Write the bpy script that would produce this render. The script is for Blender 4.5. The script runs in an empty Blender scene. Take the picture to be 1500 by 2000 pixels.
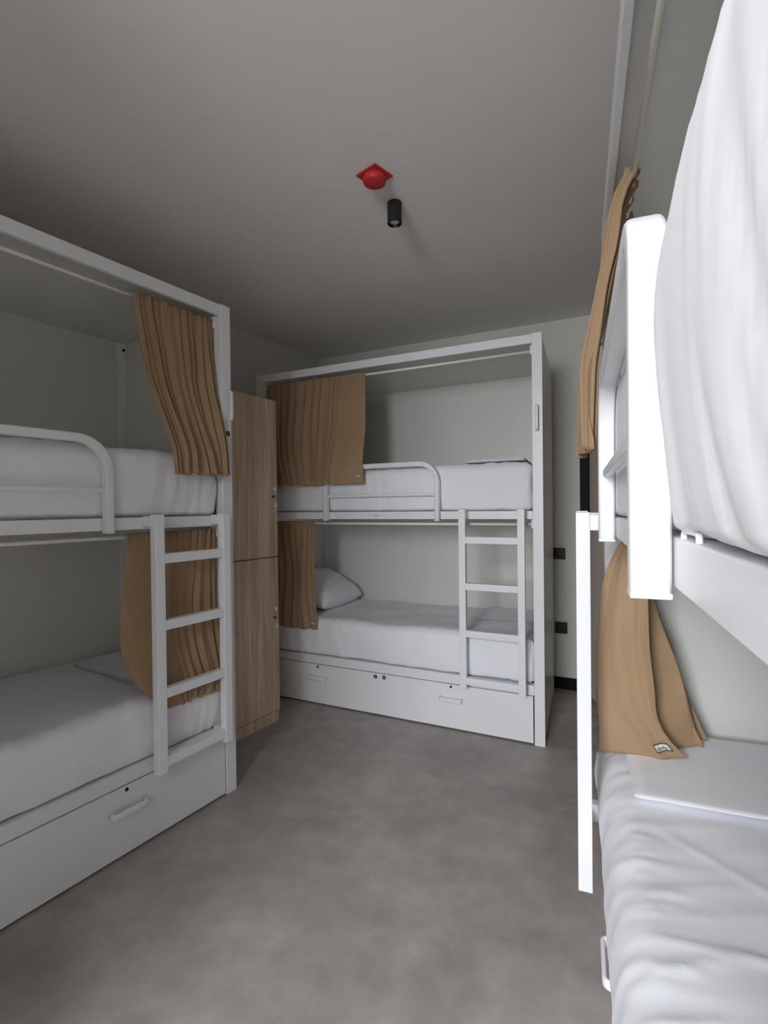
import bpy, bmesh, math, random
from mathutils import Vector, Matrix, noise

random.seed(7)
C = bpy.data.collections.new('room'); bpy.context.scene.collection.children.link(C)
S = bpy.context.scene

# ------------------------------------------------------------------ camera
F_PX, PITCH, ROLL, YAW, CAM_H = 1001.645, -0.010128, -0.011312, 0.456753, 1.345913
def camera():
    cd = bpy.data.cameras.new('camera'); co = bpy.data.objects.new('camera', cd); C.objects.link(co)
    cd.sensor_fit = 'HORIZONTAL'; cd.sensor_width = 36.0; cd.lens = 36.0*F_PX/1500.0
    cd.clip_start = 0.01; cd.clip_end = 100
    Rz = Matrix.Rotation(YAW, 3, 'Z')
    right = Vector((1, 0, 0)); fwd = Vector((0, math.cos(PITCH), math.sin(PITCH)))
    up = Vector((0, -math.sin(PITCH), math.cos(PITCH)))
    r2 = right*math.cos(ROLL) + up*math.sin(ROLL); u2 = -right*math.sin(ROLL) + up*math.cos(ROLL)
    r2, u2, f2 = Rz@r2, Rz@u2, Rz@fwd
    m = Matrix((( r2.x, u2.x, -f2.x, 0), (r2.y, u2.y, -f2.y, 0), (r2.z, u2.z, -f2.z, CAM_H), (0, 0, 0, 1)))
    co.matrix_world = m
    S.camera = co
camera()

# ------------------------------------------------------------------ world, light, exposure
S.view_settings.view_transform = 'Standard'; S.view_settings.look = 'None'
S.view_settings.gamma = 1.0; S.view_settings.use_curve_mapping = False
S.view_settings.exposure = 0.0
S.cycles.max_bounces = 16; S.cycles.diffuse_bounces = 10      # deep daylight bounce in a white room
REAR_Y = -1.50
NICHE = dict(xl=-0.94, xr=0.00, y=-0.30)       # unseen recess walls round the balcony door, added to block slanting daylight
WIN = dict(x0=-0.92, x1=-0.03, z0=0.05, z1=2.40)
w = bpy.data.worlds.new('world'); S.world = w; w.use_nodes = True
bg = w.node_tree.nodes['Background']; bg.inputs[0].default_value = (0.80, 0.88, 1.0, 1); bg.inputs[1].default_value = 1.0
def daylight():
    ld = bpy.data.lights.new('window_daylight', 'AREA'); ld.shape = 'RECTANGLE'
    ld.size = WIN['x1']-WIN['x0']+.5; ld.size_y = 2.7
    ld.energy = 470; ld.color = (0.92, 0.957, 1.0)
    lo = bpy.data.objects.new('window_daylight', ld); C.objects.link(lo)
    lo.location = ((WIN['x0']+WIN['x1'])/2, REAR_Y-0.95, 2.50)
    lo.rotation_euler = (math.radians(50), 0, 0)     # shines in and a little downwards, like open sky
daylight()

# ------------------------------------------------------------------ materials
def new_mat(name):
    m = bpy.data.materials.new(name); m.use_nodes = True
    n = m.node_tree.nodes; l = m.node_tree.links
    return m, n, l, n['Principled BSDF']
def tex_coord(n, l, scale=(1, 1, 1)):
    tc = n.new('ShaderNodeTexCoord'); mp = n.new('ShaderNodeMapping'); mp.inputs['Scale'].default_value = scale
    l.new(tc.outputs['Object'], mp.inputs['Vector']); return mp.outputs['Vector']
def noise_mix(n, l, vec, scale, c1, c2, lo=.35, hi=.65, detail=4, rough=.55, dist=0):
    t = n.new('ShaderNodeTexNoise'); t.inputs['Scale'].default_value = scale; t.inputs['Detail'].default_value = detail
    t.inputs['Roughness'].default_value = rough; t.inputs['Distortion'].default_value = dist
    l.new(vec, t.inputs['Vector'])
    r = n.new('ShaderNodeValToRGB'); r.color_ramp.elements[0].position = lo; r.color_ramp.elements[1].position = hi
    r.color_ramp.elements[0].color = (*c1, 1); r.color_ramp.elements[1].color = (*c2, 1)
    l.new(t.outputs['Fac'], r.inputs['Fac']); return r.outputs['Color'], t.outputs['Fac']
def add_bump(n, l, b, vec, scale, strength, dist=.002, detail=3):
    t = n.new('ShaderNodeTexNoise'); t.inputs['Scale'].default_value = scale; t.inputs['Detail'].default_value = detail
    l.new(vec, t.inputs['Vector'])
    bp = n.new('ShaderNodeBump'); bp.inputs['Strength'].default_value = strength; bp.inputs['Distance'].default_value = dist
    l.new(t.outputs['Fac'], bp.inputs['Height']); l.new(bp.outputs['Normal'], b.inputs['Normal'])
def simple(name, col, rough=.5, spec=.5, var=.04, vscale=3, bump=None, metal=0):
    m, n, l, b = new_mat(name); v = tex_coord(n, l)
    c2 = tuple(min(1, c*(1+var)) for c in col); c1 = tuple(c*(1-var) for c in col)
    c, _ = noise_mix(n, l, v, vscale, c1, c2); l.new(c, b.inputs['Base Color'])
    b.inputs['Roughness'].default_value = rough; b.inputs['Specular IOR Level'].default_value = spec
    b.inputs['Metallic'].default_value = metal
    if bump: add_bump(n, l, b, v, *bump)
    return m
M = {}
M['white_paint'] = simple('white_powder_coat', (.77, .77, .79), .38, .5, .015, 2, (350, .05, .0005))
M['panel_paint'] = simple('white_panel_coat', (.69, .68, .645), .28, .5, .02, 1.2)
M['wall'] = simple('wall_paint', (.66, .64, .59), .9, .2, .02, 1.2, (260, .12, .0006))
M['ceiling'] = simple('ceiling_paint', (.84, .82, .79), .92, .15, .015, 1.0, (300, .1, .0005))
M['black'] = simple('black_plastic', (.012, .011, .013), .4, .4, .1, 8)
M['skirting'] = simple('black_skirting', (.008, .008, .009), .6, .12, .1, 4)
M['gap'] = simple('dark_recess', (.02, .02, .022), .9, .1, .1, 8)
M['white_plastic'] = simple('white_plastic', (.78, .78, .76), .45, .5, .01, 8)
M['cream_plastic'] = simple('cream_plastic', (.80, .78, .70), .45, .5, .01, 8)
M['red'] = simple('red_plastic', (.50, .03, .026), .45, .4, .05, 6)
M['lens'] = simple('spot_lens', (.55, .56, .58), .15, .8, .02, 8)
M['door'] = simple('taupe_door', (.64, .56, .50), .6, .3, .04, 3)
M['steel'] = simple('steel', (.35, .35, .36), .35, .5, .03, 9, None, .8)
M['ink'] = simple('dark_print', (.03, .03, .035), .7, .2, .05, 9)
M['tag'] = simple('woven_tag', (.62, .62, .62), .8, .2, .03, 50)

def floor_mat():
    m, n, l, b = new_mat('concrete_look_floor'); v = tex_coord(n, l)
    c, f = noise_mix(n, l, v, 1.5, (.275, .243, .226), (.435, .395, .367), .30, .72, 8, .62, .6)
    c2, f2 = noise_mix(n, l, v, 9, (.90, .90, .90), (1.09, 1.09, 1.09), .35, .65, 6, .6)
    mx = n.new('ShaderNodeMix'); mx.data_type = 'RGBA'; mx.blend_type = 'MULTIPLY'; mx.inputs[0].default_value = 1
    l.new(c, mx.inputs[6]); l.new(c2, mx.inputs[7])
    br = n.new('ShaderNodeTexBrick'); br.offset = .5
    br.inputs['Scale'].default_value = 1.0; br.inputs['Brick Width'].default_value = 1.2; br.inputs['Row Height'].default_value = .6
    br.inputs['Mortar Size'].default_value = .0012; br.inputs['Mortar Smooth'].default_value = .3
    br.inputs['Color1'].default_value = (1, 1, 1, 1); br.inputs['Color2'].default_value = (.97, .97, .97, 1); br.inputs['Mortar'].default_value = (.94, .94, .94, 1)
    l.new(v, br.inputs['Vector'])
    m2 = n.new('ShaderNodeMix'); m2.data_type = 'RGBA'; m2.blend_type = 'MULTIPLY'; m2.inputs[0].default_value = 1
    l.new(mx.outputs[2], m2.inputs[6]); l.new(br.outputs['Color'], m2.inputs[7]); l.new(m2.outputs[2], b.inputs['Base Color'])
    b.inputs['Roughness'].default_value = .5; b.inputs['Specular IOR Level'].default_value = .45
    add_bump(n, l, b, v, 60, .08, .001, 5)
    return m
M['floor'] = floor_mat()

def wood_mat():
    m, n, l, b = new_mat('brown_oak_laminate')
    v = tex_coord(n, l, (9, 9, .45))
    c, f = noise_mix(n, l, v, 2.2, (.43, .31, .205), (.74, .58, .43), .30, .70, 6, .6, .9)
    v2 = tex_coord(n, l, (60, 60, 1.6))
    c2, f2 = noise_mix(n, l, v2, 3, (.84, .84, .84), (1.08, 1.08, 1.08), .35, .65, 5, .6)
    mx = n.new('ShaderNodeMix'); mx.data_type = 'RGBA'; mx.blend_type = 'MULTIPLY'; mx.inputs[0].default_value = 1
    l.new(c, mx.inputs[6]); l.new(c2, mx.inputs[7]); l.new(mx.outputs[2], b.inputs['Base Color'])
    b.inputs['Roughness'].default_value = .55; b.inputs['Specular IOR Level'].default_value = .35
    bp = n.new('ShaderNodeBump'); bp.inputs['Strength'].default_value = .15; bp.inputs['Distance'].default_value = .001
    l.new(f2, bp.inputs['Height']); l.new(bp.outputs['Normal'], b.inputs['Normal'])
    return m
M['wood'] = wood_mat()

def fabric_mat(name, col, weave, var=.06, sheen=.3, bumpstr=.25):
    m, n, l, b = new_mat(name); v = tex_coord(n, l)
    c, _ = noise_mix(n, l, v, 5, tuple(x*(1-var) for x in col), tuple(min(1, x*(1+var)) for x in col), .3, .7, 5)
    l.new(c, b.inputs['Base Color']); b.inputs['Roughness'].default_value = .9; b.inputs['Specular IOR Level'].default_value = .15
    b.inputs['Sheen Weight'].default_value = sheen; b.inputs['Sheen Roughness'].default_value = .5
    add_bump(n, l, b, v, weave, bumpstr, .0012, 4)
    return m
M['tan'] = fabric_mat('tan_curtain_cloth', (.355, .235, .138), 420, .05, .15, .35)
M['sheet'] = fabric_mat('white_cotton_sheet', (.80, .80, .835), 38, .01, .1, .10)
M['sheet2'] = fabric_mat('folded_white_sheet', (.80, .80, .83), 45, .01, .1, .2)

# ------------------------------------------------------------------ mesh helpers
class Frame:
    """local x = s*u (+skew), y = v ; placed at loc with rotz"""
    def __init__(self, loc, rotz, s, skew=0.0):
        self.loc = Vector((loc[0], loc[1], 0)); self.rotz = rotz; self.s = s; self.skew = skew
    def p(self, u, v, z):
        return Vector((self.s*(u + self.skew*v*max(0.0, 1-u/2.0)), v, z))
    def world(self, u, v, z):
        return Matrix.Rotation(self.rotz, 3, 'Z') @ self.p(u, v, z) + self.loc
L_BED = 2.0
FA = Frame((-1.7269, 1.8788), math.atan2(.9949, .1006), -1)
FB = Frame((-.4583, 2.9281), 0.0, -1, .085)
FC = Frame((-.1022, 1.9455), math.atan2(-.9956, .0938), 1)
FW = Frame((0, 0), 0.0, 1)

def finish(name, bm, mat, parent=None, frame=None, bevel=0, smooth=False, seg=2):
    bmesh.ops.recalc_face_normals(bm, faces=bm.faces)
    me = bpy.data.meshes.new(name); bm.to_mesh(me); bm.free()
    for p in me.polygons: p.use_smooth = smooth
    o = bpy.data.objects.new(name, me); C.objects.link(o)
    if isinstance(mat, (list, tuple)):
        for m in mat: me.materials.append(m)
    else: me.materials.append(mat)
    if parent is not None: o.parent = parent
    elif frame is not None:
        # put the origin at the base centre of the thing
        xs = [v.co.x for v in me.vertices]; ys = [v.co.y for v in me.vertices]; zs = [v.co.z for v in me.vertices]
        c = Vector(((min(xs)+max(xs))/2, (min(ys)+max(ys))/2, min(zs)))
        for v in me.vertices: v.co -= c
        R = Matrix.Rotation(frame.rotz, 3, 'Z')
        o.location = R @ c + frame.loc; o.rotation_euler = (0, 0, frame.rotz); o['_c'] = list(c)
    if bevel:
        md = o.modifiers.new('bevel', 'BEVEL'); md.width = bevel; md.segments = seg; md.limit_method = 'ANGLE'; md.angle_limit = math.radians(40)
        for p in me.polygons: p.use_smooth = True
        md2 = o.modifiers.new('wn', 'WEIGHTED_NORMAL'); md2.keep_sharp = True
    return o
def tag(o, label, cat, group=None):
    o['label'] = label; o['category'] = cat
    if group: o['group'] = group
    return o
def empty(name, frame, u=0, v=0, z=0):
    o = bpy.data.objects.new(name, None); C.objects.link(o); o.empty_display_size = .1
    o.location = frame.loc + Vector((0, 0, z)) if (u == 0 and v == 0) else frame.world(u, v, z)
    o.rotation_euler = (0, 0, frame.rotz); return o
def box(bm, fr, u0, u1, v0, v1, z0, z1):
    vs = [bm.verts.new(fr.p(u, v, z)) for u in (u0, u1) for v in (v0, v1) for z in (z0, z1)]
    for f in ((0, 1, 3, 2), (4, 6, 7, 5), (0, 4, 5, 1), (2, 3, 7, 6), (0, 2, 6, 4), (1, 5, 7, 3)):
        bm.faces.new([vs[i] for i in f])
    return bm
def B(fr, *a):
    return box(bmesh.new(), fr, *a)
def cyl(bm, c, r, ax, h, n=24, r2=None):
    """cylinder from point c along unit vector ax by h"""
    ax = Vector(ax).normalized(); t = ax.orthogonal().normalized(); b = ax.cross(t); r2 = r if r2 is None else r2
    A = [bm.verts.new(c + r*(math.cos(2*math.pi*i/n)*t + math.sin(2*math.pi*i/n)*b)) for i in range(n)]
    D = [bm.verts.new(c + ax*h + r2*(math.cos(2*math.pi*i/n)*t + math.sin(2*math.pi*i/n)*b)) for i in range(n)]
    for i in range(n):
        j = (i+1) % n; bm.faces.new((A[i], A[j], D[j], D[i]))
    bm.faces.new(A); bm.faces.new(list(reversed(D)))
    return bm
def lathe(bm, c, prof, n=32):
    """prof = list of (radius, z) down the axis from c"""
    rings = []
    for r, z in prof:
        rings.append([bm.verts.new(c + Vector((r*math.cos(2*math.pi*i/n), r*math.sin(2*math.pi*i/n), z))) for i in range(n)])
    for a, b in zip(rings, rings[1:]):
        for i in range(n):
            j = (i+1) % n; bm.faces.new((a[i], a[j], b[j], b[i]))
    bm.faces.new(rings[0]); bm.faces.new(list(reversed(rings[-1])))
    return bm
def sweep(bm, pts, bn, wn, wb, rad=.3, k=4):
    """rounded-rectangle profile (wn across in plane, wb along bn) swept along planar path"""
    prof = []
    r = min(wn, wb)*rad
    for cx, cy, a0 in ((1, 1, 0), (-1, 1, 90), (-1, -1, 180), (1, -1, 270)):
        for i in range(k+1):
            a = math.radians(a0 + 90*i/k)
            prof.append((cx*(wn/2-r)+r*math.cos(a), cy*(wb/2-r)+r*math.sin(a)))
    bn = Vector(bn).normalized(); rings = []
    for i, p in enumerate(pts):
        a = pts[max(0, i-1)]; b = pts[min(len(pts)-1, i+1)]
        t = (b-a).normalized(); nn = bn.cross(t).normalized()
        sc = 1.0
        if 0 < i < len(pts)-1:
            t1 = (p-a).normalized(); sc = 1/max(.5, t1.dot(t))
        rings.append([bm.verts.new(p + nn*x*sc + bn*y) for x, y in prof])
    n = len(prof)
    for A, D in zip(rings, rings[1:]):
        for i in range(n):
            j = (i+1) % n; bm.faces.new((A[i], A[j], D[j], D[i]))
    bm.faces.new(rings[0]); bm.faces.new(list(reversed(rings[-1])))
    return bm
def arc(c, a, b, r, n=8):
    """points from direction a to direction b (orthogonal unit vectors) round centre c"""
    return [c + r*(math.cos(math.pi/2*i/n)*a + math.sin(math.pi/2*i/n)*b) for i in range(n+1)]
def text_verts(s, size):
    cu = bpy.data.curves.new('t', 'FONT'); cu.body = s; cu.size = size; cu.align_x = 'CENTER'; cu.align_y = 'CENTER'
    o = bpy.data.objects.new('t', cu); C.objects.link(o)
    bpy.context.view_layer.update()
    dg = bpy.context.evaluated_depsgraph_get(); me = bpy.data.meshes.new_from_object(o.evaluated_get(dg))
    vs = [v.co.copy() for v in me.vertices]; fs = [tuple(p.vertices) for p in me.polygons]
    bpy.data.objects.remove(o); bpy.data.curves.remove(cu); bpy.data.meshes.remove(me)
    return vs, fs
def flat_text(name, s, size, centre, xa, ya, mat, parent):
    """flat lettering: xa reading direction, ya up direction (local coords of parent)"""
    vs, fs = text_verts(s, size); bm = bmesh.new()
    V = [bm.verts.new(centre + xa*v.x + ya*v.y) for v in vs]
    for f in fs:
        try: bm.faces.new([V[i] for i in f])
        except ValueError: pass
    return finish(name, bm, mat, parent)

# ------------------------------------------------------------------ room shell
def struct(o): o['kind'] = 'structure'; return o
CEIL = 2.69; BACK_Y = 3.93; VL = 1.05; VR = .95
def line_pt(fr, v, y):      # world x of a bed-parallel wall line at world y
    a = fr.world(0, v, 0); b = fr.world(2, v, 0); t = (y-a.y)/(b.y-a.y); return a.x + t*(b.x-a.x)
lx0, lx1 = line_pt(FA, VL, REAR_Y), line_pt(FA, VL, BACK_Y)
rx0, rx1 = line_pt(FC, VR, REAR_Y), line_pt(FC, VR, BACK_Y)
def prism(pts, z0, z1):
    bm = bmesh.new()
    a = [bm.verts.new((x, y, z0)) for x, y in pts]; b = [bm.verts.new((x, y, z1)) for x, y in pts]; n = len(pts)
    for i in range(n):
        j = (i+1) % n; bm.faces.new((a[i], a[j], b[j], b[i]))
    bm.faces.new(a); bm.faces.new(b[::-1]); return bm
T = .12
out = [(lx0-T, REAR_Y-T), (rx0+T, REAR_Y-T), (rx1+T, BACK_Y+T), (lx1-T, BACK_Y+T)]
struct(finish('floor', prism(out, -.1, 0), M['floor']))
struct(finish('ceiling', prism(out, CEIL, CEIL+.1), M['ceiling']))
struct(finish('wall_left', prism([(lx0-T, REAR_Y-T), (lx0, REAR_Y), (lx1, BACK_Y), (lx1-T, BACK_Y+T)], 0, CEIL), M['wall']))
struct(finish('wall_right', prism([(rx0, REAR_Y), (rx0+T, REAR_Y-T), (rx1+T, BACK_Y+T), (rx1, BACK_Y)], 0, CEIL), M['wall']))
struct(finish('wall_back', prism([(lx1, BACK_Y), (rx1, BACK_Y), (rx1+T, BACK_Y+T), (lx1-T, BACK_Y+T)], 0, CEIL), M['wall']))
def rear_wall():
    bm = bmesh.new()
    y0, y1 = REAR_Y-T, REAR_Y
    box(bm, FW, lx0-T, WIN['x0'], y0, y1, 0, CEIL); box(bm, FW, WIN['x1'], rx0+T, y0, y1, 0, CEIL)
    box(bm, FW, WIN['x0'], WIN['x1'], y0, y1, 0, WIN['z0']); box(bm, FW, WIN['x0'], WIN['x1'], y0, y1, WIN['z1'], CEIL)
    box(bm, FW, NICHE['xl']-T, NICHE['xl'], y1, NICHE['y'], 0, CEIL); box(bm, FW, NICHE['xr'], NICHE['xr']+T, y1, NICHE['y'], 0, CEIL)  # added recess sides, cutting off oblique daylight
    box(bm, FW, lx0+.05, NICHE['xl']-T, NICHE['y']-T, NICHE['y'], 0, CEIL); box(bm, FW, NICHE['xr']+T, rx0-.05, NICHE['y']-T, NICHE['y'], 0, CEIL)
    struct(finish('wall_front', bm, M['wall']))
    bm = bmesh.new(); a, b, c, d = WIN['x0'], WIN['x1'], WIN['z0'], WIN['z1']
    for q in ((a, a+.05, c, d), (b-.05, b, c, d), (a+.05, b-.05, d-.05, d), (a+.05, b-.05, c, c+.04)):
        box(bm, FW, q[0], q[1], REAR_Y-.08, REAR_Y-.03, q[2], q[3])
    struct(finish('window_1', bm, M['white_plastic']))
rear_wall()
# black skirting boards, standing on the floor along each visible wall
struct(finish('baseboard_back', prism([(lx1+.002, BACK_Y-.012), (rx1-.002, BACK_Y-.012), (rx1-.002, BACK_Y), (lx1+.002, BACK_Y)], .001, .085), M['skirting']))
def side_board(fr, v, name, w, ya, yb):
    a, b = line_pt(fr, v, ya), line_pt(fr, v, yb)
    struct(finish(name, prism([(a, ya), (a+w, ya), (b+w, yb), (b, yb)], .001, .085), M['skirting']))
side_board(FA, VL, 'baseboard_left', .012, NICHE['y']+.01, BACK_Y-.013)
side_board(FC, VR, 'baseboard_right', -.012, NICHE['y']+.01, BACK_Y-.013)
# entrance door in the far right corner: black jamb and taupe leaf standing open
def entrance():
    bm = bmesh.new(); y0 = BACK_Y-.10
    box(bm, FW, -.352, -.292, y0, BACK_Y-.013, .09, 2.12)
    box(bm, FW, -.292, rx1-.03, y0, BACK_Y-.013, 2.06, 2.12)
    box(bm, FW, rx1-.09, rx1-.03, y0, BACK_Y-.013, .09, 2.06)
    d = finish('door_1', bm, M['skirting'], bevel=.002); struct(d)
    a = Vector((-.288, y0-.01)); e = Vector((-.045, 3.10)); n = (e-a).normalized(); q = Vector((-n.y, n.x))*-.04
    leaf = prism([(a.x, a.y), (e.x, e.y), (e.x-q.x, e.y-q.y), (a.x-q.x, a.y-q.y)], .01, 2.05)
    lf = finish('door_leaf', leaf, M['door'], d, bevel=.002); lf['label'] = 'taupe door leaf'
entrance()

# ------------------------------------------------------------------ bunk bed
H, PW, D = 2.301, .058, .88
RT, RB, QT, QB, DB = 1.3148, 1.2670, .3349, .2785, .010
def rail_handle(fr, pts_uvz, bn, wn, wb, rc):
    """U-shaped pull: foot, round corner, bar, round corner, foot, given in (u,v,z) corner points"""
    P = [fr.p(*q) for q in pts_uvz]; a, b, c, d = P
    e1 = (b-a).normalized(); e2 = (c-b).normalized(); e3 = (d-c).normalized()
    pts = [a] + arc(b - e1*rc + e2*rc, -e2, e1, rc, 6) + arc(c - e2*rc + e3*rc, -e3, e2, rc, 6) + [d]
    return sweep(bmesh.new(), pts, bn, wn, wb, .45, 3)
def number_badge(root, fr, u, z, txt):
    vz = Vector((0, 0, 1)); out_ = Vector((0, -1, 0))
    pl = finish('number_plate', cyl(bmesh.new(), fr.p(u, 0, z), .0125, out_, .0015, 28), M['black'], root)
    pl['label'] = 'round black number plate'
    # reading direction for somebody standing in the room is local +x
    flat_text('number', txt, .020, fr.p(u, 0, z) + Vector((0, -.0019, 0)), Vector((1, 0, 0)), vz, M['white_plastic'], pl)
def bunk_bed(fr, label, badges, retaining_clip=False, gt=1.621, R2=.115):
    r = empty('bunk_bed', fr); tag(r, label, 'bunk bed', 'white metal bunk beds')
    Lb = L_BED; wp = M['white_paint']
    for u0 in (0, Lb-PW):
        finish('post', B(fr, u0, u0+PW, 0, .05, 0, H), wp, r, bevel=.003)
        finish('post', B(fr, u0, u0+PW, D-.05, D, 0, H), wp, r, bevel=.003)
    bm = bmesh.new(); box(bm, fr, PW, Lb-PW, .000, .021, H-.055, H-.004)
    finish('canopy_beam', bm, wp, r, bevel=.003)
    finish('canopy_panel', B(fr, .012, Lb-.012, .0215, D-.034, H-.030, H-.012), M['panel_paint'], r)
    finish('back_panel', B(fr, PW, Lb-PW, D-.034, D-.022, .05, H-.0305), M['panel_paint'], r)
    finish('end_panel', B(fr, .004, .018, .05, D-.05, .012, H-.012), M['panel_paint'], r)
    finish('end_panel', B(fr, Lb-.018, Lb-.004, .05, D-.05, .012, H-.012), M['panel_paint'], r)
    for za, zb in ((RB, RT), (QB, QT)):
        finish('side_rail', B(fr, PW, Lb-PW, .002, .032, za, zb), wp, r, bevel=.003)
        finish('side_rail', B(fr, PW, Lb-PW, D-.056, D-.026, za, zb), wp, r, bevel=.003)
        bm = bmesh.new(); k = 13
        for i in range(k):
            u = .09 + (Lb-.18-.07)*i/(k-1); box(bm, fr, u, u+.07, .032, D-.056, zb-.018, zb-.004)
        box(bm, fr, .06, Lb-.06, .0325, .060, zb-.020, zb-.003)
        box(bm, fr, .022, .055, .052, D-.056, za, zb-.004); box(bm, fr, Lb-.055, Lb-.022, .052, D-.056, za, zb-.004)
        finish('slatted_base', bm, wp, r)
    # guard rail
    g0, g1, gb, gw, gd = .5987, 1.4178, 1.2575, .031, .036
    y = -.0185; Rg = .115
    a = fr.p(g0+gw/2, y, gb+.006); b = fr.p(g0+gw/2, y, gt-gw/2); c = fr.p(g1-gw/2, y, gt-gw/2); d = fr.p(g1-gw/2, y, gb+.006)
    # corner points are not skewed along v, so the path stays planar
    e1 = (b-a).normalized(); e2 = (c-b).normalized(); e3 = (d-c).normalized()
    pts = [a] + arc(b-e1*Rg+e2*Rg, -e2, e1, Rg, 12) + arc(c-e2*R2+e3*R2, -e3, e2, R2, 12) + [d]
    g = finish('guard_rail', sweep(bmesh.new(), pts, (0, 1, 0), gw, gd, .22, 3), wp, r, smooth=True)
    g.modifiers.new('wn', 'WEIGHTED_NORMAL')
    bm = box(bmesh.new(), fr, g0+gw-.003, g1-gw+.003, -.027, -.010, 1.4095, 1.4285)
    finish('crossbar', bm, wp, g, bevel=.004)
    for u in (g0, g1-gw):
        finish('end_cap', B(fr, u+.0005, u+gw-.0005, -.0365, -.0005, gb, gb+.0058), M['white_plastic'], g, bevel=.0015)
    # ladder
    l0, l1, sw, lt, lb = .0939, .4677, .0402, 1.3251, .2950
    bm = bmesh.new()
    for u in (l0, l1-sw):
        box(bm, fr, u, u+sw, -.0886, -.052, lb, lt)
        box(bm, fr, u+.003, u+sw-.003, -.053, .0015, 1.276, 1.319)
    box(bm, fr, l0+.003, l0+sw-.003, -.053, .0015, .298, .355)
    ld = finish('ladder', bm, wp, r, bevel=.0025)
    for zt in (1.1685, .9017, .6299, .357):
        finish('rung', B(fr, l0+sw-.001, l1-sw+.001, -.0865, -.054, zt-.0388, zt), wp, ld, bevel=.002)
    # curtain rods with their brackets
    for z in (2.216, 1.236):
        rod = finish('curtain_rod', cyl(bmesh.new(), fr.p(.062, .06, z), .0080, fr.p(Lb-.062, .06, z)-fr.p(.062, .06, z), Lb-.124, 16), M['cream_plastic'], r, smooth=False)
        for p in rod.data.polygons: p.use_smooth = len(p.vertices) == 4
        for u0, u1 in ((PW, PW+.012), (Lb-PW-.012, Lb-PW)):
            bm = B(fr, u0, u1, .035, .075, z-.022, z+.03); finish('rod_bracket', bm, M['white_plastic'], rod, bevel=.003)
    # drawer
    dr = finish('drawer', B(fr, PW+.006, Lb-PW-.006, .003, .021, DB, QB-.005), wp, r, bevel=.0015)
    bm = box(bmesh.new(), fr, PW+.02, Lb-PW-.02, .0215, D-.08, .03, .045)
    finish('drawer_box', box(bm, fr, PW+.02, Lb-PW-.02, D-.095, D-.08, .045, .22), M['gap'], r)
    for uc in (.547, 1.500):
        finish('handle', rail_handle(fr, ((uc-.068, .004, .187), (uc-.068, -.030, .187), (uc+.068, -.030, .187), (uc+.068, .004, .187)), (0, 0, 1), .011, .025, .014), wp, dr, smooth=True)
        k = finish('keyhole', cyl(bmesh.new(), fr.p(uc, .004, .258), .0075, (0, -1, 0), .0022, 20), M['black'], dr); k['label'] = 'black round lock'
    # grab handle on the ladder-end post
    finish('grab_handle', rail_handle(fr, ((.030, .002, 1.895), (.030, -.036, 1.895), (.030, -.036, 1.760), (.030, .002, 1.760)), (1, 0, 0), .009, .017, .016), M['cream_plastic'], r, smooth=True)
    for u, z, t in badges: number_badge(r, fr, u, z, t)
    if retaining_clip:
        uc = 1.452
        finish('mattress_clip', rail_handle(fr, ((uc-.022, .006, RT-.001), (uc-.022, .006, RT+.0065), (uc+.040, .006, RT+.0065), (uc+.040, .006, RT-.001)), (0, 1, 0), .003, .005, .005), M['white_plastic'], r, smooth=True)
    return r
bedA = bunk_bed(FA, 'white metal bunk bed along the left wall, nearest on the left side', [(.024, 1.700, '3')])
bedB = bunk_bed(FB, 'white metal bunk bed against the far back wall, seen whole beyond the locker', [(1.056, .252, '3'), (.994, .254, '4')])
bedC = bunk_bed(FC, 'white metal bunk bed along the right wall, seen edge-on with close guard rail', [], True, 1.637, .055)
# small dark print on the far bed's upper rail
flat_text('maker_print', 'abreda', .014, FB.p(1.039, .0012, 1.291), Vector((1, 0, 0)), Vector((0, 0, 1)), M['ink'], bedB)
# dark bolt in the back corner of the left bed
finish('bolt', cyl(bmesh.new(), FA.p(.028, D-.05, 2.232), .008, (0, -1, 0), .005, 14), M['black'], bedA)

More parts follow.
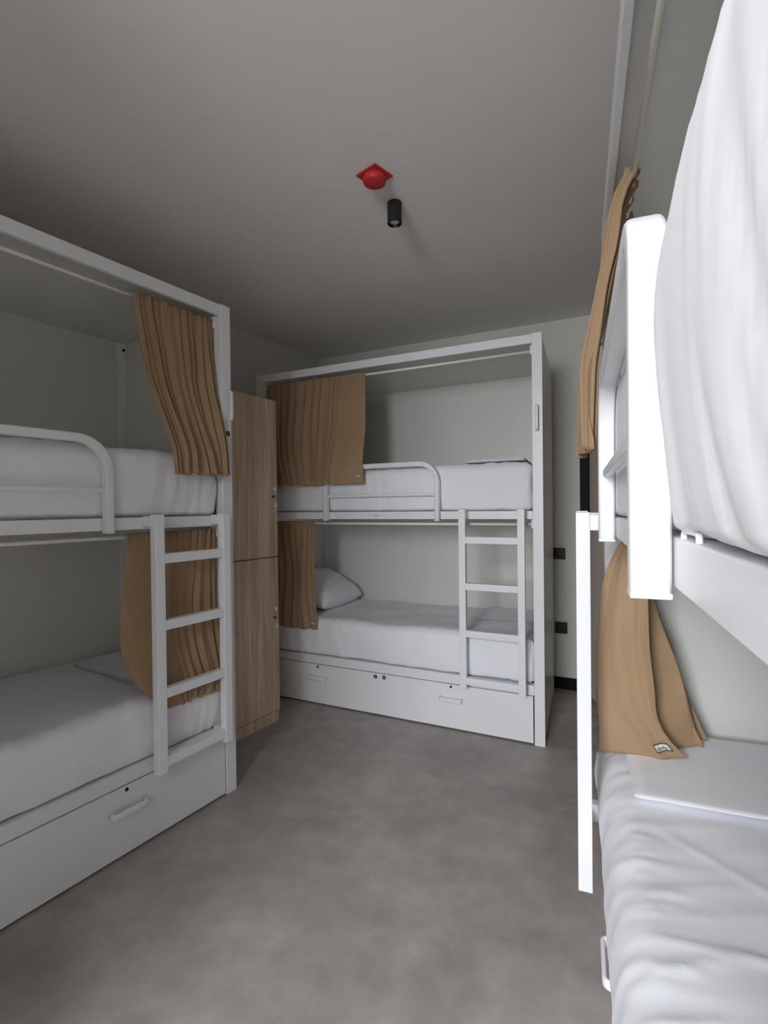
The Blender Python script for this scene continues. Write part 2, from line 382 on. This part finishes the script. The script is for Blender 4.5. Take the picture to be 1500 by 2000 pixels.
# ------------------------------------------------------------------ mattresses
def nonuni(h, r, n, k):
    """coordinates from -h to h with k extra steps in each rounded end"""
    a = [-h + r*(i/k) for i in range(k)]; b = [-(h-r) + 2*(h-r)*i/n for i in range(n+1)]; c = [-x for x in reversed(a)]
    return a + b + c
def mattress(fr, u0, u1, v0, v1, z0, z1, label, bulge=.02, seed=0, wr=1.0, r=.05, ridges=None, creases=()):
    hx, hy, hz = (u1-u0)/2, (v1-v0)/2, (z1-z0)/2
    X = nonuni(hx, r, 190, 5); Y = nonuni(hy, r, 60, 5); Z = nonuni(hz, r, 12, 5)
    bm = bmesh.new(); idx = {}
    so = Vector((seed*7.3, seed*3.1, seed*5.7))
    def vert(x, y, z):
        k = (round(x, 5), round(y, 5), round(z, 5))
        if k in idx: return idx[k]
        q = Vector((max(-(hx-r), min(hx-r, x)), max(-(hy-r), min(hy-r, y)), max(-(hz-r), min(hz-r, z))))
        d = Vector((x, y, z)) - q; dn = d.normalized() if d.length > 0 else Vector((0, 0, 1))
        p = q + r*dn
        if p.z < 0:      # tighter rounding underneath
            e = hz-r; p.z = -hz + (p.z+hz)*.4 if p.z < -e else p.z*(hz-.4*r)/e
        u, v, zz = p.x+hx+u0, p.y+hy+v0, p.z+hz+z0
        # side bulge and gently uneven top
        f = 1-(p.z/hz)**2
        v += bulge*f*(-1 if dn.y < -.3 else (1 if dn.y > .3 else 0))*abs(dn.y)
        if dn.z > .1: zz += dn.z*(.010*noise.noise(Vector((u*2.1, v*2.6, 0))+so) - .006*max(0, 1-min(x+hx, hx-x)/.15))
        # wrinkles: on the side they hang down, on top they run across and slant
        wsum = 0
        if dn.z > .3:
            a = noise.noise(Vector((u*13 + v*4, v*2.2 - u*1.2, 3.3))+so); b2 = noise.noise(Vector((u*5, v*5, 9.1))+so)
            edge = math.exp(-max(0, (v-v0))/.22)
            wsum += dn.z*(.0022*edge*(1-abs(a)*2.4) + .004*b2)
        sd = abs(dn.y) if abs(dn.y) > abs(dn.x) else 0
        if sd > .2:
            a = noise.noise(Vector((u*6 + zz*3.5*noise.noise(Vector((u*1.5, 1, 1))+so), zz*2.6, 7.7))+so)
            c = noise.noise(Vector((u*26 + zz*6, zz*4, 1.7))+so)
            endf = math.exp(-min(u-u0, u1-u)/.16)
            wsum += sd*(.0028*(1-abs(a)*2.6) + .0006*c + endf*.0045*(1-abs(c)*2.6))
        if abs(dn.x) > .4:
            a = noise.noise(Vector((v*14, zz*5, 2.2))+so); wsum += abs(dn.x)*.004*(1-abs(a)*2.4)
        wsum *= wr
        if dn.z > .2:
            for (ua, va, ub, vb, am, wd) in creases:
                L2 = (ub-ua)**2+(vb-va)**2; t = ((u-ua)*(ub-ua)+(v-va)*(vb-va))/L2
                if -.15 < t < 1.15:
                    tt = max(0, min(1, t)); du = u-(ua+(ub-ua)*tt); dv = v-(va+(vb-va)*tt)
                    sgn = (u-ua)*(vb-va)-(v-va)*(ub-ua); d2 = (du*du+dv*dv)/(wd*wd)
                    wsum += dn.z*am*math.exp(-d2)*(1 if sgn > 0 else .55)*max(0, 1-(2*t-1)**4*.9 if 0 <= t <= 1 else 0)
            if wr > 1.6:
                pk = noise.noise(Vector((u*34, v*5, 4.4))+so); wsum += dn.z*.0035*math.exp(-max(0, v-v0)/.07)*pk*(1.3 if u > .5 else .5)
        p2 = Vector((u, v, zz)) + dn*wsum
        if ridges: p2 = ridges(p2, dn)
        idx[k] = bm.verts.new(fr.p(*p2)); return idx[k]
    def face(a, b, c, d):
        if len({a, b, c, d}) == 4: bm.faces.new((a, b, c, d))
    for zc in (Z[0], Z[-1]):
        for i in range(len(X)-1):
            for j in range(len(Y)-1):
                face(vert(X[i], Y[j], zc), vert(X[i+1], Y[j], zc), vert(X[i+1], Y[j+1], zc), vert(X[i], Y[j+1], zc))
    for yc in (Y[0], Y[-1]):
        for i in range(len(X)-1):
            for j in range(len(Z)-1):
                face(vert(X[i], yc, Z[j]), vert(X[i+1], yc, Z[j]), vert(X[i+1], yc, Z[j+1]), vert(X[i], yc, Z[j+1]))
    for xc in (X[0], X[-1]):
        for i in range(len(Y)-1):
            for j in range(len(Z)-1):
                face(vert(xc, Y[i], Z[j]), vert(xc, Y[i+1], Z[j]), vert(xc, Y[i+1], Z[j+1]), vert(xc, Y[i], Z[j+1]))
    o = finish('mattress', bm, M['sheet'], None, fr, smooth=True)
    return tag(o, label, 'mattress', 'mattresses in white fitted sheets')
mattress(FA, .066, 1.935, .030, .815, RT+.002, 1.595, 'white-sheeted mattress on the top bunk of the left bed, behind its guard rail', .012, 1, 2.0)
mattress(FA, .066, 1.935, .012, .815, QT+.001, .585, 'white-sheeted mattress on the lower bunk of the left bed, above the drawer', .012, 2, 1.8)
mattress(FB, .066, 1.935, .030, .815, RT+.002, 1.595, 'white-sheeted mattress on the top bunk of the far bed', .012, 3, 2.2)
mattress(FB, .066, 1.935, .012, .815, QT+.001, .590, 'white-sheeted mattress on the lower bunk of the far bed, with pillow', .012, 4, 2.2)
def press(p, dn):      # cloth bellies out past the end of the guard rail
    if dn.y < -.3 and p.x > 1.425:
        f = max(0, 1-((p.z-1.46)/.15)**2)**.5; p.y -= .020*min(1, (p.x-1.425)/.05)*f*abs(dn.y)
    if dn.y < -.3 and p.x < 1.43 and p.x > .58: p.y = max(p.y, .0012)
    return p
mattress(FC, .066, 1.935, .006, .815, RT+.002, 1.632, 'white-sheeted mattress on the top bunk of the right bed, filling the right edge', .004, 5, 2.2, .038, press)
mattress(FC, .066, 1.935, .000, .815, QT+.001, .592, 'wrinkled white-sheeted mattress on the lower bunk of the right bed', .030, 6, 1.7, .05, None,
         [(.955, .02, .925, .45, .0045, .012), (1.02, .03, 1.0, .10, .004, .010), (1.01, .06, .95, .16, .003, .012), (.60, .08, .80, .30, .0028, .014),
          (.72, .02, .705, .08, .0035, .008), (.745, .02, .74, .07, .003, .007), (.85, .02, .82, .11, .004, .009), (.875, .02, .85, .09, .003, .008),
          (.79, .02, .775, .06, .003, .007), (.90, .02, .885, .06, .003, .007), (.66, .02, .65, .07, .003, .007), (1.12, .03, 1.08, .12, .0035, .010),
          (.68, .30, .86, .52, .0035, .018), (1.06, .20, 1.10, .45, .004, .018)])

# folded sheets lying on the mattresses
def folded(fr, u0, u1, v0, v1, z, label, th=.016, seed=0, layers=3):
    bm = bmesh.new(); nu, nv = 26, 22; so = Vector((seed*3.7, 1.1*seed, 0))
    for k in range(layers):
        inset = .004*((k*7+seed) % 3); t0 = z + th*k/layers; t1 = z + th*(k+1)/layers - .0006
        rows = []
        for side in (0, 1):
            g = []
            for i in range(nu+1):
                for j in range(nv+1):
                    a, b = i/nu, j/nv
                    u = u0+inset+(u1-u0-2*inset)*a; v = v0+inset+(v1-v0-2*inset)*b
                    n1 = noise.noise(Vector((u*4, v*4, 0))+so)
                    e = min(a, 1-a, b, 1-b); rnd = .0022*math.exp(-e*60)
                    zz = (t1 - rnd if side else t0 + rnd) + .003*n1 + .001*noise.noise(Vector((u*18, v*18, k))+so)
                    g.append(bm.verts.new(fr.p(u + .002*n1, v + .002*n1, zz)))
            rows.append(g)
        W = nv+1
        for g in rows:
            for i in range(nu):
                for j in range(nv): bm.faces.new((g[i*W+j], g[(i+1)*W+j], g[(i+1)*W+j+1], g[i*W+j+1]))
        border = [i*W for i in range(nu+1)] + [nu*W+j for j in range(1, nv+1)] + [i*W+nv for i in range(nu-1, -1, -1)] + [j for j in range(nv-1, 0, -1)]
        for q in range(len(border)):
            a, b = border[q], border[(q+1) % len(border)]
            bm.faces.new((rows[0][a], rows[0][b], rows[1][b], rows[1][a]))
    o = finish('folded_sheet', bm, M['sheet2'], None, fr, smooth=True)
    return tag(o, label, 'bed linen', 'folded flat sheets on the mattresses')
folded(FA, .12, .54, .26, .70, 1.602, 'folded white sheet on the left bed top bunk, partly behind the curtain', .016, 1)
folded(FA, .10, .40, .17, .69, 0.593, 'folded white sheet at the head of the left bed lower bunk', .012, 2)
folded(FB, .10, .47, .05, .48, 1.604, 'folded white sheet on the far bed top bunk near the right post', .016, 3)
folded(FB, .09, .46, .34, .76, 0.600, 'thin folded white sheet on the far bed lower bunk behind the ladder', .008, 4, 2)
folded(FC, .09, .530, .045, .80, 0.604, 'folded white sheet on the right bed lower bunk, under the curtain hem', .011, 5, 2)

# pillow leaning on the head end of the far lower bunk
def pillow():
    bm = bmesh.new(); nu, nv = 40, 28; vs = {}
    c = Vector((1.722, .46, .722)); tilt = math.radians(27)
    for side in (-1, 1):
        for i in range(nu+1):
            for j in range(nv+1):
                a, b = -1+2*i/nu, -1+2*j/nv      # a along v, b up the slope
                on = i in (0, nu) or j in (0, nv)
                if side == 1 and on: vs[(side, i, j)] = vs[(-1, i, j)]; continue
                prof = ((1-a**4)*(1-b**4))**.55
                x = a*.31*(1-.05*b*b); y = b*.215*(1-.06*a*a); h = .080*prof*side + .006*noise.noise(Vector((a*3, b*3, side*2)))*prof
                h += .004*prof*noise.noise(Vector((a*9+b*3, b*5, 5)))
                # slope frame: y runs up and toward +u
                u = c.x + y*math.cos(tilt) - h*math.sin(tilt); z = c.z + y*math.sin(tilt) + h*math.cos(tilt)
                vs[(side, i, j)] = bm.verts.new(FB.p(u, c.y + x, z))
    for side in (-1, 1):
        for i in range(nu):
            for j in range(nv):
                bm.faces.new([vs[(side, i, j)], vs[(side, i+1, j)], vs[(side, i+1, j+1)], vs[(side, i, j+1)]])
    o = finish('pillow', bm, M['sheet2'], None, FB, smooth=True)
    tag(o, 'white pillow leaning at the head of the far bed lower bunk', 'pillow')
pillow()

# ------------------------------------------------------------------ curtains
def smooth_interp(ctrl, s):
    if s <= ctrl[0][0]: return list(ctrl[0][1:])
    for a, b in zip(ctrl, ctrl[1:]):
        if s <= b[0]:
            t = (s-a[0])/(b[0]-a[0]); t = t*t*(3-2*t)*.6 + t*.4
            return [x+(y-x)*t for x, y in zip(a[1:], b[1:])]
    return list(ctrl[-1][1:])
class Curtain:
    def __init__(self, fr, rows, pleats, amp, flat=None, seed=0, rodz=None, gather=1.0):
        """rows: [(t, [(s,u,v,z),...]), ...]; pleats: count; amp: (top, bottom); flat: (s_a, s_b) span without pleats"""
        self.fr, self.rows, self.n, self.amp, self.flat, self.seed, self.g = fr, rows, pleats, amp, flat, seed, gather
        rnd = random.Random(seed); self.ph = [rnd.uniform(-.35, .35) for _ in range(60)]; self.am = [rnd.uniform(.5, 1.25) for _ in range(60)]
    def base(self, s, t):
        R = self.rows
        if t <= R[0][0]: return Vector(smooth_interp(R[0][1], s))
        for (ta, ca), (tb, cb) in zip(R, R[1:]):
            if t <= tb:
                k = (t-ta)/(tb-ta); a = Vector(smooth_interp(ca, s)); b = Vector(smooth_interp(cb, s)); return a.lerp(b, k)
        return Vector(smooth_interp(R[-1][1], s))
    def smoothbase(self, s, t):
        h = .05; return (self.base(s, max(0, t-h)) + self.base(s, t)*2 + self.base(s, min(1, t+h)))/4 if 0.02 < t < .98 else self.base(s, t)
    def uvz(self, s, t):
        p = self.smoothbase(s, t)
        e = .004; d = self.base(min(1, s+e), t) - self.base(max(0, s-e), t); d.z = 0
        if d.length < 1e-6: d = Vector((1, 0, 0))
        d.normalize(); nrm = Vector((-d.y, d.x, 0))
        x = s*self.n; i = int(x); f = x-i
        ph = self.ph[i % 60]*(1-f) + self.ph[(i+1) % 60]*f; am = self.am[i % 60]*(1-f) + self.am[(i+1) % 60]*f
        drift = 1.0*noise.noise(Vector((s*3.4, t*1.5, self.seed*2.1)))
        phi = 2*math.pi*(x + ph + drift*min(1, t*1.5))
        wv = math.sin(phi); wv = math.copysign(abs(wv)**.75, wv)
        A = (self.amp[0] + (self.amp[1]-self.amp[0])*t)*am
        env = 1.0
        if self.flat:
            a, b = self.flat; env = 1 - max(0, min(1, (s-a)/.04 if s < (a+b)/2 else (b-s)/.04)) if a <= s <= b else 1.0
            if a <= 0 and s < (a+b)/2: env = 0
            if b >= 1 and s > (a+b)/2: env = 0
        A *= .75 + .6*noise.noise(Vector((s*self.n*.45, t*2.2, self.seed+9.3)))
        p = p + nrm*((A*wv + A*.45*math.sin(phi*.43+self.seed))*env) + d*(A*.42*math.sin(2*phi)*env)
        # tight gathers under the header
        g = math.exp(-t*16)*self.g
        p += nrm*(.0055*g*math.sin(2*math.pi*s*self.n*3.3 + 4*noise.noise(Vector((s*9, 0, self.seed)))))
        # soft creases and hem waviness
        p += nrm*(.006*noise.noise(Vector((s*6, t*4, 5+self.seed)))*min(1, t*3))
        p.z += .006*math.sin(phi*.5+1)*t*env*.7 + .004*noise.noise(Vector((s*7, 0, self.seed)))*t
        return p
    def pt(self, s, t, off=0):
        P = self.fr.p(*self.uvz(s, t))
        if off:
            a = self.fr.p(*self.uvz(min(1, s+.004), t)) - self.fr.p(*self.uvz(max(0, s-.004), t)); b = self.fr.p(*self.uvz(s, min(1, t+.01))) - self.fr.p(*self.uvz(s, max(0, t-.01)))
            n = a.cross(b).normalized(); P = P + n*off
        return P
    def build(self, label, ns=200, nt=60):
        bm = bmesh.new(); g = [[bm.verts.new(self.pt(i/ns, j/nt)) for j in range(nt+1)] for i in range(ns+1)]
        for i in range(ns):
            for j in range(nt): bm.faces.new((g[i][j], g[i+1][j], g[i+1][j+1], g[i][j+1]))
        o = finish('curtain', bm, M['tan'], None, self.fr, smooth=True)
        md = o.modifiers.new('cloth', 'SOLIDIFY'); md.thickness = .0022; md.offset = 0
        self.o = o; self.c = Vector(o['_c'])
        return tag(o, label, 'curtain', 'tan privacy curtains on the bunk beds')
    def label_tag(self, s0, s1, t0, t1, off, txt, flip=False):
        bm = bmesh.new(); n, m = 14, 5
        g = [[bm.verts.new(self.pt(s0+(s1-s0)*i/n, t0+(t1-t0)*j/m, off) - self.c) for j in range(m+1)] for i in range(n+1)]
        for i in range(n):
            for j in range(m): bm.faces.new((g[i][j], g[i+1][j], g[i+1][j+1], g[i][j+1]))
        tg = finish('sewn_tag', bm, M['tag'], self.o, smooth=True); tg['label'] = 'small pale sewn tag with dark edge and lettering'
        md = tg.modifiers.new('th', 'SOLIDIFY'); md.thickness = .0006; md.offset = 0
        # dark border and lettering
        vs, fs = text_verts(txt, 1.0); xs = [v.x for v in vs]; ys = [v.y for v in vs]; wx = max(xs)-min(xs); wy = max(ys)-min(ys); bm = bmesh.new(); V = []
        for v in vs:
            a = .5 + (v.x-(min(xs)+wx/2))/wx*.78; b = .5 - (v.y-(min(ys)+wy/2))/wy*.5
            if flip: a = 1-a
            V.append(bm.verts.new(self.pt(s0+(s1-s0)*a, t0+(t1-t0)*b, off*1.6) - self.c))
        for f in fs:
            try: bm.faces.new([V[i] for i in f])
            except ValueError: pass
        finish('lettering', bm, M['ink'], tg)
        bm = bmesh.new()
        def strip(sa, sb, ta, tb):
            k = 12; q = [[bm.verts.new(self.pt(sa+(sb-sa)*i/k, ta+(tb-ta)*j, off*1.5) - self.c) for j in (0, 1)] for i in range(k+1)]
            for i in range(k): bm.faces.new((q[i][0], q[i+1][0], q[i+1][1], q[i][1]))
        ds = (s1-s0); dt = (t1-t0)
        strip(s0-.04*ds, s1+.04*ds, t0-.12*dt, t0); strip(s0-.04*ds, s1+.04*ds, t1, t1+.12*dt)
        strip(s0-.05*ds, s0, t0, t1); strip(s1, s1+.05*ds, t0, t1)
        finish('border', bm, M['ink'], tg)

def hangz(z0, z1, t): return z0 + (z1-z0)*t
# left bed, top bunk: gathered at the far end, hem swung outwards over the mattress
ZT, ZL = 2.232, 1.252
cA1 = Curtain(FA, [(0, [(0, .455, .043, ZT), (1, .070, .043, ZT)]), (.04, [(0, .455, .043, ZT-.03), (1, .070, .043, ZT-.03)]),
                   (.45, [(0, .415, .030, 1.90), (1, .070, .020, 1.90)]), (.85, [(0, .345, -.040, 1.60), (1, .060, -.045, 1.60)]),
                   (1, [(0, .335, -.040, 1.494), (1, .052, -.045, 1.498)])], 11, (.011, .026), None, 3)
cA1.build('tan curtain hanging from the top rod of the left bed, bunched beside the post')
cA2 = Curtain(FA, [(0, [(0, .500, .045, ZL), (1, .072, .045, ZL)]), (.04, [(0, .500, .045, ZL-.03), (1, .072, .045, ZL-.03)]),
                   (.42, [(0, .540, .040, .94), (.3, .40, .040, .94), (1, .075, .040, .94)]),
                   (.63, [(0, .545, .035, .79), (.3, .40, .030, .79), (1, .075, .030, .79)]),
                   (.80, [(0, .500, .020, .66), (.3, .38, .000, .65), (1, .080, .000, .66)]),
                   (.90, [(0, .455, -.010, .585), (.3, .36, -.022, .58), (1, .085, -.018, .59)]),
                   (1, [(0, .425, -.018, .555), (.18, .385, -.024, .520), (.5, .29, -.024, .520), (1, .090, -.020, .515)])], 13, (.010, .018), (0, .42), 5)
cA2.build('tan curtain on the lower bunk of the left bed, seen through the ladder')
# far bed, top bunk: wide flat free edge on the right, gathered on the left
cB1 = Curtain(FB, [(0, [(0, 1.128, .043, ZT), (.24, 1.31, .043, ZT), (1, 1.925, .043, ZT)]), (.04, [(0, 1.128, .043, ZT-.03), (.24, 1.31, .043, ZT-.03), (1, 1.925, .043, ZT-.03)]),
                   (.5, [(0, 1.110, .010, 1.88), (.28, 1.33, .010, 1.88), (1, 1.91, .010, 1.88)]),
                   (.80, [(0, 1.104, -.056, 1.65), (.36, 1.38, -.056, 1.65), (1, 1.85, -.056, 1.65)]),
                   (1, [(0, 1.100, -.056, 1.496), (.40, 1.42, -.056, 1.494), (1, 1.80, -.058, 1.500)])], 15, (.011, .027), (0, .30), 8)
cB1.build('wide tan curtain hanging from the top rod of the far bed, beside the locker')
cB1.label_tag(.085, .035, .925, .948, .0035, 'abreda')
cB2 = Curtain(FB, [(0, [(0, 1.538, .045, ZL), (1, 1.930, .045, ZL)]), (.04, [(0, 1.538, .045, ZL-.03), (1, 1.930, .045, ZL-.03)]),
                   (.5, [(0, 1.535, .030, .87), (.3, 1.63, .030, .87), (1, 1.92, .030, .87)]),
                   (.8, [(0, 1.495, -.012, .65), (.35, 1.63, -.020, .65), (1, 1.91, -.020, .65)]),
                   (1, [(0, 1.482, -.022, .522), (.36, 1.62, -.026, .515), (1, 1.91, -.026, .512)])], 9, (.010, .022), (0, .10), 11)
cB2.build('narrow tan curtain on the lower bunk of the far bed, beside the locker')
cB2.label_tag(.13, .05, .925, .950, .0035, 'abreda')
# right bed, top bunk: swings out over the gangway, seen nearly edge-on
cC1 = Curtain(FC, [(0, [(0, .455, .060, ZT), (1, .070, .060, ZT)]), (.04, [(0, .455, .060, ZT-.03), (1, .070, .060, ZT-.03)]),
                   (.08, [(0, .455, .026, 2.172), (1, .07, .022, 2.172)]), (.28, [(0, .45, .010, 2.02), (1, .08, -.005, 2.02)]), (.48, [(0, .45, -.020, 1.88), (1, .09, -.040, 1.88)]),
                   (.68, [(0, .44, -.048, 1.74), (1, .10, -.066, 1.74)]),
                   (1, [(0, .43, -.048, 1.50), (.5, .30, -.055, 1.502), (1, .13, -.074, 1.500)])], 6, (.022, .022), None, 14)
cC1.build('tan curtain hanging from the top rod of the right bed, in front of the post')
# right bed, lower bunk: hem pulled inwards and resting on the mattress
cC2 = Curtain(FC, [(0, [(0, .455, .060, ZL), (.3, .34, .050, ZL), (.55, .22, .060, ZL), (.8, .15, .060, ZL), (1, .075, .060, ZL)]),
                   (.05, [(0, .450, .062, ZL-.03), (.3, .33, .020, ZL-.03), (.55, .22, .065, ZL-.03), (.8, .15, .050, ZL-.03), (1, .075, .060, ZL-.03)]),
                   (.20, [(0, .400, .085, 1.12), (.30, .33, -.016, 1.12), (.52, .245, .110, 1.12), (.66, .215, .030, 1.12), (.84, .180, .115, 1.12), (1, .14, .03, 1.12)]),
                   (.5, [(0, .360, .098, .93), (.30, .325, -.034, .93), (.52, .235, .165, .93), (.66, .215, .040, .93), (.84, .180, .175, .93), (1, .14, .03, .93)]),
                   (.80, [(0, .338, .118, .74), (.30, .315, -.034, .74), (.52, .205, .220, .74), (.66, .19, .030, .74), (.84, .160, .235, .74), (1, .12, .03, .74)]),
                   (.92, [(0, .312, .158, .665), (.12, .314, .110, .665), (.30, .308, -.028, .665), (.52, .197, .245, .67), (.66, .185, .030, .67), (.84, .155, .262, .67), (1, .12, .03, .67)]),
                   (1, [(0, .290, .205, .620), (.12, .296, .140, .612), (.30, .292, -.034, .606), (.52, .190, .262, .625), (.66, .18, .030, .625), (.84, .150, .282, .628), (1, .11, .03, .628)])],
              6, (.010, .007), None, 17)
cC2.build('tan curtain on the lower bunk of the right bed, its hem resting on the mattress', 240, 70)
cC2.label_tag(.115, .045, .925, .958, .0035, 'abreda')

# ------------------------------------------------------------------ locker between the left and far beds
def locker():
    v0 = .377; u0, u1 = -.697, -.045; HT = 2.022; fr = FA
    r = empty('locker', fr, (u0+u1)/2, v0, 0)
    c = Frame((0, 0), 0, -1)
    def part(name, a, mat, par=None, bev=.0015):
        ua, ub, va, vb, za, zb = a
        return finish(name, B(c, ua-(u0+u1)/2, ub-(u0+u1)/2, va, vb, za, zb), mat, par or r, bevel=bev)
    part('carcass', (u0, u1, .020, .56, .068, HT), M['wood'])
    part('plinth', (u0+.002, u1-.002, .006, .5, 0, .068), M['wood'])
    mid = (u0+u1)/2
    for a, b in ((u0+.001, u1-.001),):
        for za, zb in ((.0735, 1.0365), (1.0445, HT-.002)):
            d = part('door', (a, b, 0, .0185, za, zb), M['wood'])
            # lock, vent disc and number disc near the door's far edge
            lz = 1.417 if za > 1 else .661
            k = finish('keyhole', cyl(bmesh.new(), c.p(a+.040-mid, .001, lz), .0085, (0, -1, 0), .004, 20), M['black'], d); k['label'] = 'black round lock'
            t1 = finish('disc', cyl(bmesh.new(), c.p(a+.024-mid, .001, lz+.050), .0135, (0, -1, 0), .003, 24), M['white_plastic'], d); t1['label'] = 'white round sticker above the lock'
            t2 = finish('disc', cyl(bmesh.new(), c.p(a+.018-mid, .001, lz-.055), .0135, (0, -1, 0), .003, 24), M['white_plastic'], d); t2['label'] = 'white round number disc below the lock'
            t = finish('key_tab', box(bmesh.new(), c, a+.016-mid, a+.024-mid, -.006, .001, lz-.016, lz+.012), M['steel'], d); t['label'] = 'small steel tab beside the lock'
            flat_text('number', '1' if za > 1 else '0', .018, c.p(a+.018-mid, -.0024, lz-.055), Vector((1, 0, 0)), Vector((0, 0, 1)), M['ink'], t2)
    tag(r, 'tall oak-brown locker with stacked doors, between the left and far beds', 'locker')
locker()

# ------------------------------------------------------------------ ceiling fittings and wall switches
def detector():
    f = Frame((-.943, 1.866), math.radians(-17), 1); z = CEIL
    r = empty('smoke_detector', f, 0, 0, z-.05)
    loc = Vector((0, 0, .05))
    b = finish('base_plate', box(bmesh.new(), FW, -.054, .054, -.054, .054, .05-.007, .05), M['red'], r, bevel=.003)
    finish('dust_cap', lathe(bmesh.new(), loc, [(.046, -.006), (.047, -.012), (.047, -.027), (.044, -.033), (.036, -.036), (.004, -.037)]), M['red'], r, smooth=True)
    tag(r, 'red square smoke detector with round cap on the ceiling', 'smoke detector')
detector()
def spot():
    f = Frame((-.951, 2.075), 0, 1); r = empty('ceiling_spotlight', f, 0, 0, CEIL-.10); o = Vector((0, 0, .10))
    finish('housing', lathe(bmesh.new(), o, [(.029, 0), (.0325, -.003), (.0325, -.092), (.031, -.094), (.028, -.094), (.0265, -.088), (.022, -.080)], 36), M['black'], r, bevel=0, smooth=True).modifiers.new('es', 'EDGE_SPLIT').split_angle = math.radians(35)
    finish('reflector', lathe(bmesh.new(), o, [(.023, -.083), (.022, -.0865), (.014, -.089), (.004, -.090)], 28), M['lens'], r, smooth=True)['label'] = 'pale lens recessed in the tube'
    tag(r, 'small black cylindrical spotlight on the ceiling beside the red detector', 'spotlight')
spot()
def switch(x, z, label):
    f = Frame((x, BACK_Y), 0, 1); r = empty('wall_switch', f, 0, 0, z-.042)
    finish('frame', box(bmesh.new(), FW, -.042, .042, -.011, 0, 0, .084), M['black'], r, bevel=.003)
    finish('rocker', box(bmesh.new(), FW, -.028, .028, -.015, -.0105, .014, .070), M['black'], r, bevel=.002)
    tag(r, label, 'switch', 'black wall plates beside the far bed')
switch(-.505, .990, 'black square wall switch beside the far bed, the upper one')
switch(-.495, .448, 'black square wall socket beside the far bed, the lower one')
for o in C.objects:
    if '_c' in o: del o['_c']
